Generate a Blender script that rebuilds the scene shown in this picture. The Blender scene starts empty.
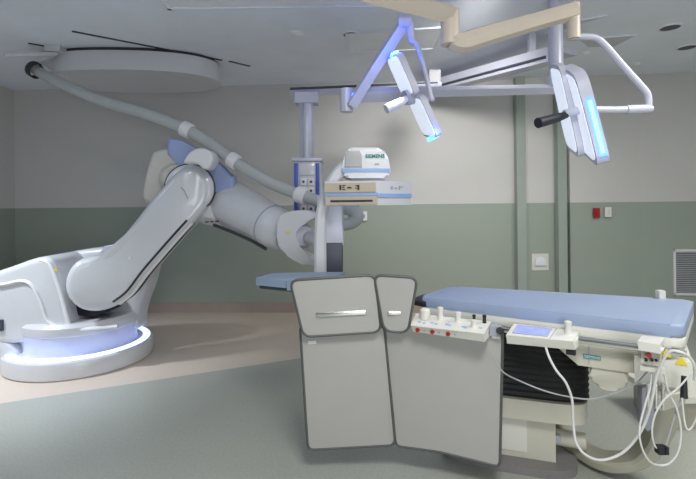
import bpy, bmesh, math, random
from mathutils import Vector, Matrix
random.seed(4)
C = bpy.context.scene.collection
PI = math.pi
# ------------------------------------------------------------------ camera model (survey of the room)
F = 450.0; CX = 348.0; CY = 204.0; CAM = Vector((0, 0, 1.5)); ROLL = math.radians(0.6)
RV = Vector((math.cos(ROLL), 0, -math.sin(ROLL))); UV = Vector((math.sin(ROLL), 0, math.cos(ROLL))); FV = Vector((0, 1, 0))
def P(px, py, d):
    return CAM + d * (((px - CX) / F) * RV + ((CY - py) / F) * UV + FV)
# ------------------------------------------------------------------ materials
MATS = {}
def mat(name, col, rough=.5, metal=0, emit=None, es=0, var=.04, scale=6, bump=0, bscale=60, coat=0, trans=0):
    m = bpy.data.materials.new(name); m.use_nodes = True; nt = m.node_tree; N = nt.nodes; L = nt.links
    b = N['Principled BSDF']
    tc = N.new('ShaderNodeTexCoord'); nz = N.new('ShaderNodeTexNoise'); nz.inputs['Scale'].default_value = scale
    nz.inputs['Detail'].default_value = 4
    L.new(tc.outputs['Object'], nz.inputs['Vector'])
    r = N.new('ShaderNodeValToRGB')
    r.color_ramp.elements[0].position = .3; r.color_ramp.elements[1].position = .7
    r.color_ramp.elements[0].color = (*[c * (1 - var) for c in col], 1)
    r.color_ramp.elements[1].color = (*[min(1, c * (1 + var)) for c in col], 1)
    L.new(nz.outputs['Fac'], r.inputs['Fac']); L.new(r.outputs['Color'], b.inputs['Base Color'])
    b.inputs['Roughness'].default_value = rough; b.inputs['Metallic'].default_value = metal
    b.inputs['Coat Weight'].default_value = coat
    if emit:
        b.inputs['Emission Color'].default_value = (*emit, 1); b.inputs['Emission Strength'].default_value = es
    if bump:
        n2 = N.new('ShaderNodeTexNoise'); n2.inputs['Scale'].default_value = bscale; L.new(tc.outputs['Object'], n2.inputs['Vector'])
        bp = N.new('ShaderNodeBump'); bp.inputs['Strength'].default_value = bump; bp.inputs['Distance'].default_value = .01
        L.new(n2.outputs['Fac'], bp.inputs['Height']); L.new(bp.outputs['Normal'], b.inputs['Normal'])
    MATS[name] = m; return m
def wall_mat(name):
    # white paint above, grey-green wainscot panel below, split at a real height
    m = bpy.data.materials.new(name); m.use_nodes = True; nt = m.node_tree; N = nt.nodes; L = nt.links
    b = N['Principled BSDF']; g = N.new('ShaderNodeNewGeometry'); s = N.new('ShaderNodeSeparateXYZ')
    L.new(g.outputs['Position'], s.inputs[0])
    c = N.new('ShaderNodeMath'); c.operation = 'GREATER_THAN'; c.inputs[1].default_value = 1.488
    L.new(s.outputs['Z'], c.inputs[0])
    nz = N.new('ShaderNodeTexNoise'); nz.inputs['Scale'].default_value = 3; L.new(g.outputs['Position'], nz.inputs['Vector'])
    mx = N.new('ShaderNodeMix'); mx.data_type = 'RGBA'
    mx.inputs[6].default_value = (*GREEN, 1); mx.inputs[7].default_value = (*WHITEW, 1)
    L.new(c.outputs[0], mx.inputs[0])
    m2 = N.new('ShaderNodeMix'); m2.data_type = 'RGBA'; m2.blend_type = 'MULTIPLY'; m2.inputs[0].default_value = .06
    L.new(mx.outputs[2], m2.inputs[6]); L.new(nz.outputs['Color'], m2.inputs[7])
    L.new(m2.outputs[2], b.inputs['Base Color']); b.inputs['Roughness'].default_value = .62
    return m
GREEN = (.33, .375, .325); WHITEW = (.60, .59, .575)
M_wall = wall_mat('painted_wall')
M_green = mat('green_post', (.32, .37, .33), .55)
M_ceil = mat('ceiling_paint', (.82, .86, .95), .7, scale=2)
M_ceilw = mat('ceiling_panel', (.84, .86, .90), .5, scale=2)
M_ceild = mat('unlit_troffer', (.55, .56, .58), .35, scale=2)
M_base = mat('pink_baseboard', (.37, .30, .265), .55)
def floor_mat():
    m = bpy.data.materials.new('vinyl_floor'); m.use_nodes = True; nt = m.node_tree; N = nt.nodes; L = nt.links
    b = N['Principled BSDF']; g = N.new('ShaderNodeNewGeometry'); s = N.new('ShaderNodeSeparateXYZ'); L.new(g.outputs['Position'], s.inputs[0])
    # inlay line: y = 4.6 + .43 x
    a = N.new('ShaderNodeMath'); a.operation = 'MULTIPLY'; a.inputs[1].default_value = .43; L.new(s.outputs['X'], a.inputs[0])
    d = N.new('ShaderNodeMath'); d.operation = 'SUBTRACT'; L.new(s.outputs['Y'], d.inputs[0]); L.new(a.outputs[0], d.inputs[1])
    c = N.new('ShaderNodeMath'); c.operation = 'GREATER_THAN'; c.inputs[1].default_value = 4.6; L.new(d.outputs[0], c.inputs[0])
    mx = N.new('ShaderNodeMix'); mx.data_type = 'RGBA'; L.new(c.outputs[0], mx.inputs[0])
    mx.inputs[6].default_value = (.395, .41, .365, 1); mx.inputs[7].default_value = (.66, .56, .48, 1)
    n = N.new('ShaderNodeTexNoise'); n.inputs['Scale'].default_value = 70; n.inputs['Detail'].default_value = 5; L.new(g.outputs['Position'], n.inputs['Vector'])
    m2 = N.new('ShaderNodeMix'); m2.data_type = 'RGBA'; m2.blend_type = 'OVERLAY'; m2.inputs[0].default_value = .25
    L.new(mx.outputs[2], m2.inputs[6]); L.new(n.outputs['Fac'], m2.inputs[7]); L.new(m2.outputs[2], b.inputs['Base Color'])
    b.inputs['Roughness'].default_value = .33
    return m
M_floor = floor_mat()
M_white = mat('robot_white_paint', (.62, .63, .66), .28, coat=.3, var=.02)
M_whiteb = mat('bright_white_plastic', (.74, .74, .76), .35, var=.02)
M_beigew = mat('warm_white_cover', (.60, .58, .53), .4, var=.03)
M_blue = mat('blue_lit_cover', (.33, .40, .66), .35, var=.03)  # blue light falling on the bracket, put into its base colour
M_black = mat('black_rubber', (.012, .012, .014), .55)
M_dark = mat('dark_slate', (.055, .065, .09), .45)
M_hose = mat('grey_hose', (.42, .44, .44), .5)
M_groove = mat('dark_groove', (.03, .03, .035), .5)
M_ring = mat('ring_light', (.8, .9, 1), .4, emit=(.40, .56, 1), es=1.9)
M_drum = mat('ring_lit_drum', (.60, .62, .78), .35, emit=(.12, .18, 1), es=.05)  # white drum; ring light's blue put into its colour and faint glow
M_tan = mat('tan_arm_paint', (.62, .54, .45), .4, var=.03)
M_arm = mat('pale_grey_arm', (.55, .56, .66), .35, metal=.1, var=.02)
M_led = mat('blue_led', (.1, .2, 1), .3, emit=(.04, .12, 1), es=4)
M_led2 = mat('cyan_led', (.4, .7, 1), .3, emit=(.08, .30, 1), es=3)
M_lampface = mat('lamp_face', (.75, .78, .85), .5, emit=(.8, .88, 1), es=.5, var=.25, scale=60)
M_shield = mat('shield_panel', (.40, .39, .375), .42, var=.015)
M_trim = mat('shield_edging', (.09, .095, .09), .5)
M_chrome = mat('brushed_steel', (.75, .75, .74), .2, metal=1)
M_cream = mat('cream_enamel', (.56, .54, .46), .38, var=.02)
M_creamw = mat('light_cream_plastic', (.68, .67, .61), .38, var=.02)
M_matt = mat('blue_mattress', (.29, .36, .51), .55, var=.04, scale=4, bump=.25, bscale=14)
M_pad = mat('blue_arm_pad', (.25, .31, .42), .5, bump=.1, bscale=20)
M_basep = mat('grey_base_plate', (.21, .20, .20), .4)
M_greyp = mat('grey_panel', (.42, .42, .43), .45)
M_tanp = mat('beige_plate', (.50, .43, .34), .45)
M_sblue = mat('stripe_blue', (.05, .10, .45), .4)
M_lblue = mat('stripe_light_blue', (.28, .42, .70), .4)
M_sockd = mat('dull_bracket_grey', (.22, .22, .24), .6)
M_teal = mat('teal_print', (.03, .25, .28), .5)
M_red = mat('red_plastic', (.35, .015, .02), .4)
M_yellow = mat('warning_yellow', (.75, .60, .03), .5)
M_screen = mat('lit_screen', (.15, .18, .7), .2, emit=(.25, .30, .95), es=.75, var=.3, scale=30)
M_cable = mat('white_cable', (.62, .62, .60), .45)
M_cableg = mat('grey_cable', (.35, .36, .36), .45)
M_sock = mat('socket_grey', (.35, .36, .42), .5)
M_cbeige = mat('olive_beige_enamel', (.40, .385, .31), .4, var=.03)
# ------------------------------------------------------------------ object helpers
ORG = {}
def finish(o, world_co_mesh=True): pass
def obj(name, bm, m, parent=None, smooth=38, loc=None):
    bmesh.ops.recalc_face_normals(bm, faces=bm.faces[:])
    xs = [v.co for v in bm.verts]
    lo = Vector((min(c.x for c in xs), min(c.y for c in xs), min(c.z for c in xs)))
    hi = Vector((max(c.x for c in xs), max(c.y for c in xs), max(c.z for c in xs)))
    org = Vector(((lo.x + hi.x) / 2, (lo.y + hi.y) / 2, lo.z)) if loc is None else Vector(loc)
    for v in bm.verts: v.co -= org
    me = bpy.data.meshes.new(name); bm.to_mesh(me); bm.free()
    if smooth:
        for p in me.polygons: p.use_smooth = True
        me.set_sharp_from_angle(angle=math.radians(smooth))
    me.materials.append(m)
    o = bpy.data.objects.new(name, me); C.objects.link(o)
    ORG[o] = org
    if parent: o.parent = parent; o.location = org - ORG[parent]
    else: o.location = org
    return o
def tag(o, label, cat, group=None, kind=None):
    if label: o['label'] = label
    if cat: o['category'] = cat
    if group: o['group'] = group
    if kind: o['kind'] = kind
    return o
def thing(name, label, cat, loc, group=None):
    o = bpy.data.objects.new(name, None); C.objects.link(o); o.location = loc; o.empty_display_size = .1
    ORG[o] = Vector(loc); return tag(o, label, cat, group)
def struct(name, bm, m, smooth=0):
    o = obj(name, bm, m, None, smooth); o['kind'] = 'structure'; return o
def bevel(bm, w, seg=2, ang=30):
    if w <= 0: return bm
    es = [e for e in bm.edges if len(e.link_faces) == 2 and e.calc_face_angle(0) > math.radians(ang)]
    bmesh.ops.bevel(bm, geom=es, offset=w, segments=seg, profile=.5, affect='EDGES', clamp_overlap=True)
    return bm
def hexa(c, bw=0, seg=2, bm=None):
    """c: 4 bottom corners then 4 top corners (same order)"""
    own = bm is None
    b = bmesh.new()
    v = [b.verts.new(Vector(p)) for p in c]
    for f in ((3, 2, 1, 0), (4, 5, 6, 7), (0, 1, 5, 4), (1, 2, 6, 5), (2, 3, 7, 6), (3, 0, 4, 7)):
        b.faces.new([v[i] for i in f])
    bevel(b, bw, seg)
    if own: return b
    merge(bm, b); return bm
def merge(a, b):
    me = bpy.data.meshes.new('t'); b.to_mesh(me); b.free(); a.from_mesh(me); bpy.data.meshes.remove(me); return a
def box(c, s, R=None, bw=0, seg=2, bm=None):
    c = Vector(c); s = Vector(s) / 2; R = R or Matrix.Identity(3)
    pts = [c + R @ Vector((x * s.x, y * s.y, z * s.z)) for z in (-1, 1) for x, y in ((-1, -1), (1, -1), (1, 1), (-1, 1))]
    return hexa(pts, bw, seg, bm)
def chaikin(pts, n=2, closed=True, q=.25):
    for _ in range(n):
        out = []; L = len(pts); rng = range(L if closed else L - 1)
        if not closed: out.append(pts[0])
        for i in rng:
            a, b = pts[i], pts[(i + 1) % L]
            out.append(tuple(x * (1 - q) + y * q for x, y in zip(a, b))); out.append(tuple(x * q + y * (1 - q) for x, y in zip(a, b)))
        if not closed: out.append(pts[-1])
        pts = out
    return pts
def rnd_poly(pts, r, seg=5):
    """round the corners of a 2-D polygon by radius r"""
    out = []; n = len(pts)
    for i in range(n):
        a, b, c = Vector(pts[i - 1]), Vector(pts[i]), Vector(pts[(i + 1) % n])
        u = (a - b); w = (c - b); rr = min(r, u.length * .45, w.length * .45)
        p, q = b + u.normalized() * rr, b + w.normalized() * rr
        for k in range(seg + 1):
            t = k / seg; out.append(tuple((1 - t) ** 2 * p + 2 * t * (1 - t) * b + t * t * q))
    return out
def solid(pts3, ext, bw=0, seg=3):
    b = bmesh.new(); e = Vector(ext)
    f = [b.verts.new(Vector(p)) for p in pts3]; k = [b.verts.new(Vector(p) + e) for p in pts3]; n = len(f)
    b.faces.new(f); b.faces.new(k[::-1])
    for i in range(n): b.faces.new((f[i], k[i], k[(i + 1) % n], f[(i + 1) % n]))
    if bw:
        es = [ed for ed in b.edges if sum(1 for fc in ed.link_faces if len(fc.verts) > 4) == 1]
        if n <= 4: es = b.edges[:]
        bmesh.ops.bevel(b, geom=es, offset=bw, segments=seg, profile=.5, affect='EDGES', clamp_overlap=True)
    return b
def slab(outline, d, t, bw=.02, rnd=0, ch=0, seg=3, ext=None):
    """solid whose front outline stands at distance d (number or function of px), t metres thick"""
    pts = rnd_poly(outline, rnd) if rnd else outline
    if ch: pts = chaikin(pts, ch)
    fd = d if callable(d) else (lambda x, y: d)
    return solid([P(x, y, fd(x, y)) for x, y in pts], ext or (0, t, 0), bw, seg)
def closed_curve(pts, n=6):
    L = len(pts); out = []
    for i in range(L):
        a, b, c, d = (Vector(pts[(i + k - 1) % L]) for k in range(4))
        for k in range(n):
            t = k / n; v = .5 * ((2 * b) + (c - a) * t + (2 * a - 5 * b + 4 * c - d) * t * t + (3 * b - a - 3 * c + d) * t ** 3); out.append((v[0], v[1]))
    return out
def pillow(outline, d, t, r, seg=6, n=5, smooth=True):
    """solid with a generously rounded front and back rim; outline seen at distance d, t metres thick"""
    fd = d if callable(d) else (lambda x, y: d)
    pts = closed_curve(chaikin(outline, 1), n) if smooth else outline
    p = [P(x, y, fd(x, y)) for x, y in pts]; L = len(p)
    ar = sum(p[i].x * p[(i + 1) % L].z - p[(i + 1) % L].x * p[i].z for i in range(L)); sg = 1 if ar > 0 else -1
    nr = []
    for i in range(L):
        e = p[(i + 2) % L] - p[i - 2]; nr.append(Vector((-e.z, 0, e.x)).normalized() * sg)
    prof = [(r * (1 - math.sin(a)), r * (1 - math.cos(a))) for a in [PI / 2 * k / seg for k in range(seg + 1)]]
    prof = [(i_, y_) for i_, y_ in prof]                       # front rim: from flat face out to the side
    rings = [(i_, y_) for i_, y_ in prof] + [(i_, t - y_) for i_, y_ in reversed(prof)]
    b = bmesh.new(); R_ = []
    for i_, y_ in rings: R_.append([b.verts.new(p[k] + nr[k] * i_ + Vector((0, y_, 0))) for k in range(L)])
    for i in range(len(R_) - 1):
        for k in range(L): b.faces.new((R_[i][k], R_[i][(k + 1) % L], R_[i + 1][(k + 1) % L], R_[i + 1][k]))
    for ring in (R_[0], R_[-1]):
        f = b.faces.new(ring); bmesh.ops.triangulate(b, faces=[f])
    return b
def catmull(pts, n=8):
    pts = [Vector(p) for p in pts]
    e = [pts[0] * 2 - pts[1]] + pts + [pts[-1] * 2 - pts[-2]]; out = []
    for i in range(1, len(e) - 2):
        for k in range(n):
            t = k / n; a, b, c, d = e[i - 1:i + 3]
            out.append(.5 * ((2 * b) + (c - a) * t + (2 * a - 5 * b + 4 * c - d) * t * t + (3 * b - a - 3 * c + d) * t ** 3))
    out.append(pts[-1]); return out
def sweep(path, rad, sides=14, sx=1, sy=1, up=None, bm=None, cap=True):
    """tube along path, rad number or list; elliptical by sx, sy"""
    path = [Vector(p) for p in path]; n = len(path)
    if not isinstance(rad, (list, tuple)): rad = [rad] * n
    elif len(rad) != n:
        r0 = rad; rad = []
        for i in range(n):
            t = i / (n - 1) * (len(r0) - 1); k = min(int(t), len(r0) - 2); rad.append(r0[k] + (r0[k + 1] - r0[k]) * (t - k))
    b = bmesh.new(); rings = []; nrm = None
    for i in range(n):
        t = (path[min(i + 1, n - 1)] - path[max(i - 1, 0)]).normalized()
        if nrm is None:
            u = Vector(up) if up else Vector((0, 0, 1))
            if abs(t.dot(u)) > .95: u = Vector((0, 1, 0))
            nrm = (u - t * u.dot(t)).normalized()
        else: nrm = (nrm - t * nrm.dot(t)).normalized()
        bn = t.cross(nrm)
        rings.append([b.verts.new(path[i] + rad[i] * (math.cos(a) * bn * sx + math.sin(a) * nrm * sy)) for a in [2 * PI * k / sides for k in range(sides)]])
    for i in range(n - 1):
        for k in range(sides): b.faces.new((rings[i][k], rings[i][(k + 1) % sides], rings[i + 1][(k + 1) % sides], rings[i + 1][k]))
    if cap: b.faces.new(rings[0]); b.faces.new(rings[-1][::-1])
    if bm is None: return b
    merge(bm, b); return bm
def cyl(a, b, r, sides=24, bw=0, r2=None):
    m = sweep([a, b], [r, r if r2 is None else r2], sides)
    return bevel(m, bw, 2, 50)
def lathe(prof, c, n=56, axis=(0, 0, 1)):
    b = bmesh.new(); c = Vector(c); ax = Vector(axis).normalized()
    R = Vector((0, 0, 1)).rotation_difference(ax).to_matrix(); rings = []
    for r, z in prof:
        if r < 1e-5: rings.append([b.verts.new(c + R @ Vector((0, 0, z)))])
        else: rings.append([b.verts.new(c + R @ Vector((r * math.cos(2 * PI * k / n), r * math.sin(2 * PI * k / n), z))) for k in range(n)])
    for i in range(len(rings) - 1):
        A, B = rings[i], rings[i + 1]
        for k in range(n):
            a0, a1 = A[k % len(A)], A[(k + 1) % len(A)]; b0, b1 = B[k % len(B)], B[(k + 1) % len(B)]
            vs = []
            for q in (a0, a1, b1, b0):
                if q not in vs: vs.append(q)
            if len(vs) > 2: b.faces.new(vs)
    return b
def text_mesh(body, size, origin, xdir, ydir, m, parent, name, ext=.0008, bold=0):
    cu = bpy.data.curves.new(name, 'FONT'); cu.body = body; cu.size = size; cu.extrude = ext; cu.align_x = 'CENTER'; cu.align_y = 'CENTER'; cu.offset = bold
    tmp = bpy.data.objects.new(name + '_tmp', cu); C.objects.link(tmp); bpy.context.view_layer.update()
    me = bpy.data.meshes.new_from_object(tmp); bpy.data.objects.remove(tmp)
    x = Vector(xdir).normalized(); y = Vector(ydir); y = (y - x * y.dot(x)).normalized(); z = x.cross(y)
    b = bmesh.new(); b.from_mesh(me); bpy.data.meshes.remove(me)
    R = Matrix((x, y, z)).transposed()
    for v in b.verts: v.co = Vector(origin) + R @ v.co
    return obj(name, b, m, parent, 0)

# ================================================================== THE ROOM
H = 3.17
BL, BR = Vector((-4.75, 6.42, 0)), Vector((2.27, 6.12, 0))      # back wall ends
def wallseg(name, a, b, z0=0, z1=H, t=.12, m=None):
    a = Vector((a[0], a[1], 0)); b = Vector((b[0], b[1], 0)); n = Vector((-(b - a).y, (b - a).x, 0)).normalized() * t
    if n.y < 0 and abs(n.y) > abs(n.x): n = -n
    return struct(name, hexa([(p.x, p.y, z0) for p in (a, b, b + n, a + n)] + [(p.x, p.y, z1) for p in (a, b, b + n, a + n)]), m or M_wall)
struct('floor', box((.3, 1.9, -.05), (13, 10.4, .1)), M_floor)
struct('ceiling', box((.3, 1.9, H + .05), (13, 10.4, .1)), M_ceil)
wallseg('wall_back', BL, BR)
wallseg('wall_back_return', (2.27, 6.12), (2.30, 6.0))
wallseg('wall_back_panel', (2.27, 6.05), (2.95, 6.05), t=.1)
wallseg('wall_back_right', (2.95, 5.98), (3.86, 5.94))
wallseg('wall_right_far', (3.86, 5.94), (6.3, 5.62))
struct('wall_left', box((-4.81, 1.9, H / 2), (.12, 9.4, H)), M_wall)
struct('wall_right', box((6.36, 1.9, H / 2), (.12, 9.0, H)), M_wall)
struct('wall_front', box((.8, -2.8, H / 2), (11.4, .12, H)), M_wall)
# green posts
for n, (x0, x1, y) in enumerate(((517, 526, 6.0), (558, 566.5, 5.93))):
    a, b = (x0 - CX) / F * y, (x1 - CX) / F * y
    struct('trim_%d' % (n + 1), box(((a + b) / 2, y + .04, H / 2), (b - a, .1, H), bw=.005), M_green)
# baseboard
def bboard(name, a, b, off=.015):
    a = Vector((a[0], a[1], 0)); b = Vector((b[0], b[1], 0)); n = Vector(((b - a).y, -(b - a).x, 0)).normalized() * off
    struct(name, hexa([(p.x, p.y, 0) for p in (a + n, b + n, b, a)] + [(p.x, p.y, .14) for p in (a + n, b + n, b, a)], .004), M_base)
bboard('baseboard_back', (-4.75, 6.42), (2.25, 6.122)); bboard('baseboard_back_panel', (2.38, 6.05), (2.76, 6.05))
bboard('baseboard_right_far', (3.86, 5.94), (6.3, 5.62)); bboard('baseboard_back_right', (2.96, 5.98), (3.86, 5.94))
# wall joint in the back wall and panel seams
# ceiling fittings ---------------------------------------------------------
def cz(px, py, z=H):      # point of the ceiling plane seen at a pixel
    v = P(px, py, 1) - CAM; return CAM + v * ((z - CAM.z) / v.z)
def ceil_panel(name, quad, m, t=.012, frame=None):
    pts = [cz(*q) for q in quad]
    return [Vector((p.x, p.y, H)) for p in pts]
def ceil_slab(pts, t, bw=.003): return solid([(p.x, p.y, H - t) for p in pts], (0, 0, t), bw, 1)
def rect(c, w, l, a=0):
    R = Matrix.Rotation(a, 3, 'Z'); return [Vector((c[0], c[1], 0)) + R @ Vector((x * w / 2, y * l / 2, 0)) for x, y in ((-1, -1), (1, -1), (1, 1), (-1, 1))]
# laminar-flow diffuser field: frame + inner panel
q = [cz(205, 6), cz(372, 2), cz(400, -30), cz(140, -40)]
t = thing('air_diffuser', 'large pale rectangular air diffuser panel flush in the ceiling above the lamps', 'diffuser', (.1, 3.4, H - .02))
cA = rect((-.35, 3.2), 2.3, 1.2)
obj('panel', ceil_slab(cA, .010), M_ceilw, t, 0)
fr = bmesh.new()
for k in range(4):
    a, b = cA[k], cA[(k + 1) % 4]; dr = (b - a).normalized(); nn = Vector((-dr.y, dr.x, 0)) * .03
    hexa([Vector((p.x, p.y, H - .02)) for p in (a, b, b + nn, a + nn)] + [Vector((p.x, p.y, H)) for p in (a, b, b + nn, a + nn)], 0, 1, fr)
obj('frame', fr, M_ceil, t, 0)
for quad, lab in (([(345, 33), (448, 26), (436, 48), (350, 52)], 'unlit grey ceiling light panel behind the left lamp arm'),
                  ([(552, 24), (608, 14), (566, 29), (545, 33)], 'small grey triangular looking unlit ceiling light right of the tan arm elbow'),
                  ([(578, 38), (637, 34), (614, 46), (588, 47)], 'unlit grey ceiling light beside the bent white lamp tube')):
    p = [cz(*k) for k in quad]; c = sum(p, Vector()) / 4
    t = thing('ceiling_light', lab, 'ceiling light', (c.x, c.y, H - .02))
    obj('diffuser', ceil_slab(p, .008), M_ceild if quad[0][0] > 400 else M_ceilw, t, 0)
    f_ = bmesh.new()
    for k in range(4):
        a, b = p[k], p[(k + 1) % 4]; ins = [x + (c - x) * .06 for x in (a, b)]
        hexa([Vector((v.x, v.y, H - .015)) for v in (a, b, ins[1], ins[0])] + [Vector((v.x, v.y, H)) for v in (a, b, ins[1], ins[0])], 0, 1, f_)
    obj('frame', f_, M_ceil, t, 0)
for (x, y, r, lab) in ((351, 34, .075, 'round dark recessed downlight left of the lamp arms'),
                       (670, 27, .085, 'round dark recessed downlight nearer of the two at the right'),
                       (687, 47, .085, 'round dark recessed downlight farther of the two at the right')):
    c = cz(x, y); t = thing('downlight', lab, 'ceiling light', (c.x, c.y, H - .01), 'round recessed downlights')
    obj('rim', lathe([(r, 0), (r + .018, 0), (r + .018, -.008), (r, -.012), (r, 0)], (c.x, c.y, H), 32), M_ceilw, t)
    obj('lens', lathe([(0, -.006), (r, -.006), (r, -.001), (0, -.001)], (c.x, c.y, H), 32), M_dark, t)
for x, y, lab in ((296, 33, 'small round pale ceiling fitting above the pendant post'), (587, 52, 'small round pale ceiling sprinkler near the right lamp'), (637, 63, 'small pale ceiling sprinkler close to the right wall')):
    c = cz(x, y); r = .07 if x < 300 else .04
    tag(obj('ceiling_sprinkler', lathe([(0, -.03), (r * .5, -.028), (r, -.012), (r, 0), (0, 0)], (c.x, c.y, H), 24), M_ceilw), lab, 'sprinkler')
# dark rail slots in the ceiling (robot side)
for a, b, lab in (((72, 31), (222, 60), 'long thin dark slot in the ceiling above the round canopy'), ((28, 43), (92, 54), 'short thin dark ceiling slot left of the round canopy'),
                  ((229, 61), (250, 66), 'shortest thin dark ceiling slot, beyond the long one')):
    p, r_ = cz(*a), cz(*b); dr = (r_ - p).normalized(); nn = Vector((-dr.y, dr.x, 0)) * .017
    tag(obj('ceiling_slot', hexa([Vector((v.x, v.y, H - .006)) for v in (p - nn, r_ - nn, r_ + nn, p + nn)] + [Vector((v.x, v.y, H - .0005)) for v in (p - nn, r_ - nn, r_ + nn, p + nn)]), M_groove, None, 0), lab, 'slot')

# ================================================================== wall fittings
def plate(name, label, cat, px, py, w, h, d, m, parts=(), yaw=0):
    c = P(px, py, d); t = thing(name, label, cat, (c.x, c.y, c.z - h / 2)); R = Matrix.Rotation(yaw, 3, 'Z')
    obj('plate', box(c, (w, .014, h), R, .003, 1), m, t)
    return t, c, R
t, c, R = plate('wall_socket', 'white wall socket on the green wall right of the hose end', 'socket', 364, 216, .085, .125, 6.17, M_whiteb)
obj('outlet', box(c + Vector((0, -.010, 0)), (.03, .01, .045), R, .002, 1), M_sock, t)
t, c, R = plate('wall_switch', 'red square wall plate beside the white one on the right wall', 'switch', 596.5, 213, .085, .13, 5.93, M_red)
obj('button', box(c + Vector((0, -.010, 0)), (.04, .01, .06), R, .002, 1), M_red, t)
t, c, R = plate('wall_switch', 'white wall switch beside the red plate on the right wall', 'switch', 608, 212, .085, .13, 5.92, M_whiteb)
obj('rocker', box(c + Vector((0, -.010, 0)), (.035, .01, .07), R, .002, 1), M_creamw, t)
t, c, R = plate('dispenser', 'square cream framed wall plate with a white arched insert between the green posts', 'dispenser', 540, 262, .225, .225, 6.044, M_creamw)
ar = [(x * .075, z) for x, z in ((-1, -.045), (1, -.045), (1, .0), (.85, .04), (.5, .062), (0, .07), (-.5, .062), (-.85, .04), (-1, 0))]
obj('insert', solid([(c.x + x, c.y - .035, c.z + z) for x, z in ar], (0, .03, 0), .006, 2), mat('insert_white', (.75, .78, .85), .3), t)
# vent grille
a = P(673, 249, 5.80); gw, gh = .46, .60
yaw = math.atan2(5.62 - 5.94, 6.3 - 3.86); R = Matrix.Rotation(yaw, 3, 'Z')
def wally(x): return 5.94 + (x - 3.86) * (5.62 - 5.94) / (6.3 - 3.86)
gx = P(674, 270, 5.86).x + gw / 2; gz = P(686, 273, 5.8).z; gc = Vector((gx, wally(gx) - .012, gz))
t = thing('vent_grille', 'white louvred air vent grille low on the right wall', 'vent', (gc.x, gc.y, gc.z - gh / 2))
f_ = bmesh.new()
for s in (-1, 1):
    box(gc + R @ Vector((s * (gw / 2 - .015), 0, 0)), (.03, .02, gh), R, .003, 1, f_); box(gc + R @ Vector((0, 0, s * (gh / 2 - .015))), (gw, .02, .03), R, .003, 1, f_)
obj('frame', f_, M_whiteb, t)
obj('backing', box(gc + R @ Vector((0, .007, 0)), (gw - .04, .004, gh - .04), R), M_dark, t)
f_ = bmesh.new()
for k in range(22): box(gc + R @ Vector((0, 0, -gh / 2 + .045 + k * .0245)), (gw - .06, .018, .006), R @ Matrix.Rotation(.6, 3, 'X'), 0, 1, f_)
obj('slats', f_, mat('slat_grey', (.45, .46, .48), .4), t, 0)

# ================================================================== ceiling canopy + hose
cc = (P(133, 80, 5.15).x, 5.2)
def superell(a, b, n, N=64):
    out = []
    for k in range(N):
        th = 2 * PI * k / N; c_, s_ = math.cos(th), math.sin(th)
        out.append((a * math.copysign(abs(c_) ** (2 / n), c_), b * math.copysign(abs(s_) ** (2 / n), s_)))
    return out
t = thing('ceiling_canopy', 'big white rounded cover hanging from the ceiling above the robot', 'canopy', (cc[0], cc[1], 2.92))
se = superell(.96, .5, 2.35)
ry = Matrix.Rotation(.06, 3, 'Z')
def ep(k, s=1): return Vector((cc[0], cc[1], 0)) + ry @ Vector((se[k][0] * s, se[k][1] * s, 0))
obj('cover', bevel(solid([(ep(k).x, ep(k).y, 2.93) for k in range(64)], (0, 0, .205)), .045, 4, 60), M_white, t)
obj('mounting_gap', solid([(ep(k, .97).x, ep(k, .97).y, 3.13) for k in range(64)], (0, 0, .04)), M_groove, t)
c = P(124, 60, 4.73); obj('screw', cyl(c + Vector((0, .01, 0)), c + Vector((0, -.012, 0)), .012, 12), M_sock, t)
# hose bracket
t = thing('ceiling_bracket', 'white pivoting ceiling bracket holding the top end of the hose', 'bracket', P(40, 62, 4.75))
b0 = cz(56, 47)
obj('mount', box((b0.x, b0.y, H - .03), (.16, .13, .06), None, .012), M_white, t)
obj('arm', sweep([Vector((b0.x, b0.y, H - .07)), P(4, 55, 4.3)], .022, 10), M_white, t)
obj('strut', sweep([Vector((b0.x, b0.y, H - .06)), P(40, 62, 4.75), P(50, 72, 4.72)], .03, 10), M_white, t)
obj('clamp_ring', lathe([(.07, -.03), (.085, -.03), (.085, .03), (.07, .03), (.07, -.03)], P(35, 70, 4.7), 28, P(60, 84, 4.62) - P(33, 68, 4.72)), M_groove, t)
# hose
hp = [(33, 68, 4.74), (46, 76, 4.69), (75, 90, 4.6), (105, 102, 4.52), (145, 114, 4.42), (187, 130, 4.34), (213, 146, 4.29), (237, 163, 4.22), (265, 180, 4.14), (290, 191, 4.06), (312, 199, 3.98), (333, 205, 3.9), (350, 209, 3.86), (357, 216, 3.84), (351, 223, 3.84), (337, 226, 3.84)]
path = catmull([P(*p) for p in hp], 8)
t = thing('supply_hose', 'thick grey corrugated supply hose running from the ceiling down to the robot wrist', 'hose', P(187, 130, 4.34))
rr = [.052, .054, .056, .058, .058, .058, .057, .055, .054, .052, .052, .056, .06, .06, .055, .045]
obj('tube', sweep(path, rr, 18), M_hose, t)
for px in (187, 234, 302):
    k = min(range(len(hp) - 1), key=lambda i: abs(hp[i][0] - px)); i0 = k * 8
    i0 = min(range(len(path) - 20), key=lambda i: abs((path[i] - CAM).dot(RV) / (path[i] - CAM).y * F + CX - px))
    dr = (path[i0 + 1] - path[i0 - 1]).normalized()
    obj('collar', lathe([(.04, -.05), (.066, -.05), (.075, -.04), (.075, .04), (.066, .05), (.04, .05)], path[i0], 28, dr), M_whiteb, t)
i0 = len(path) - 30

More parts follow.
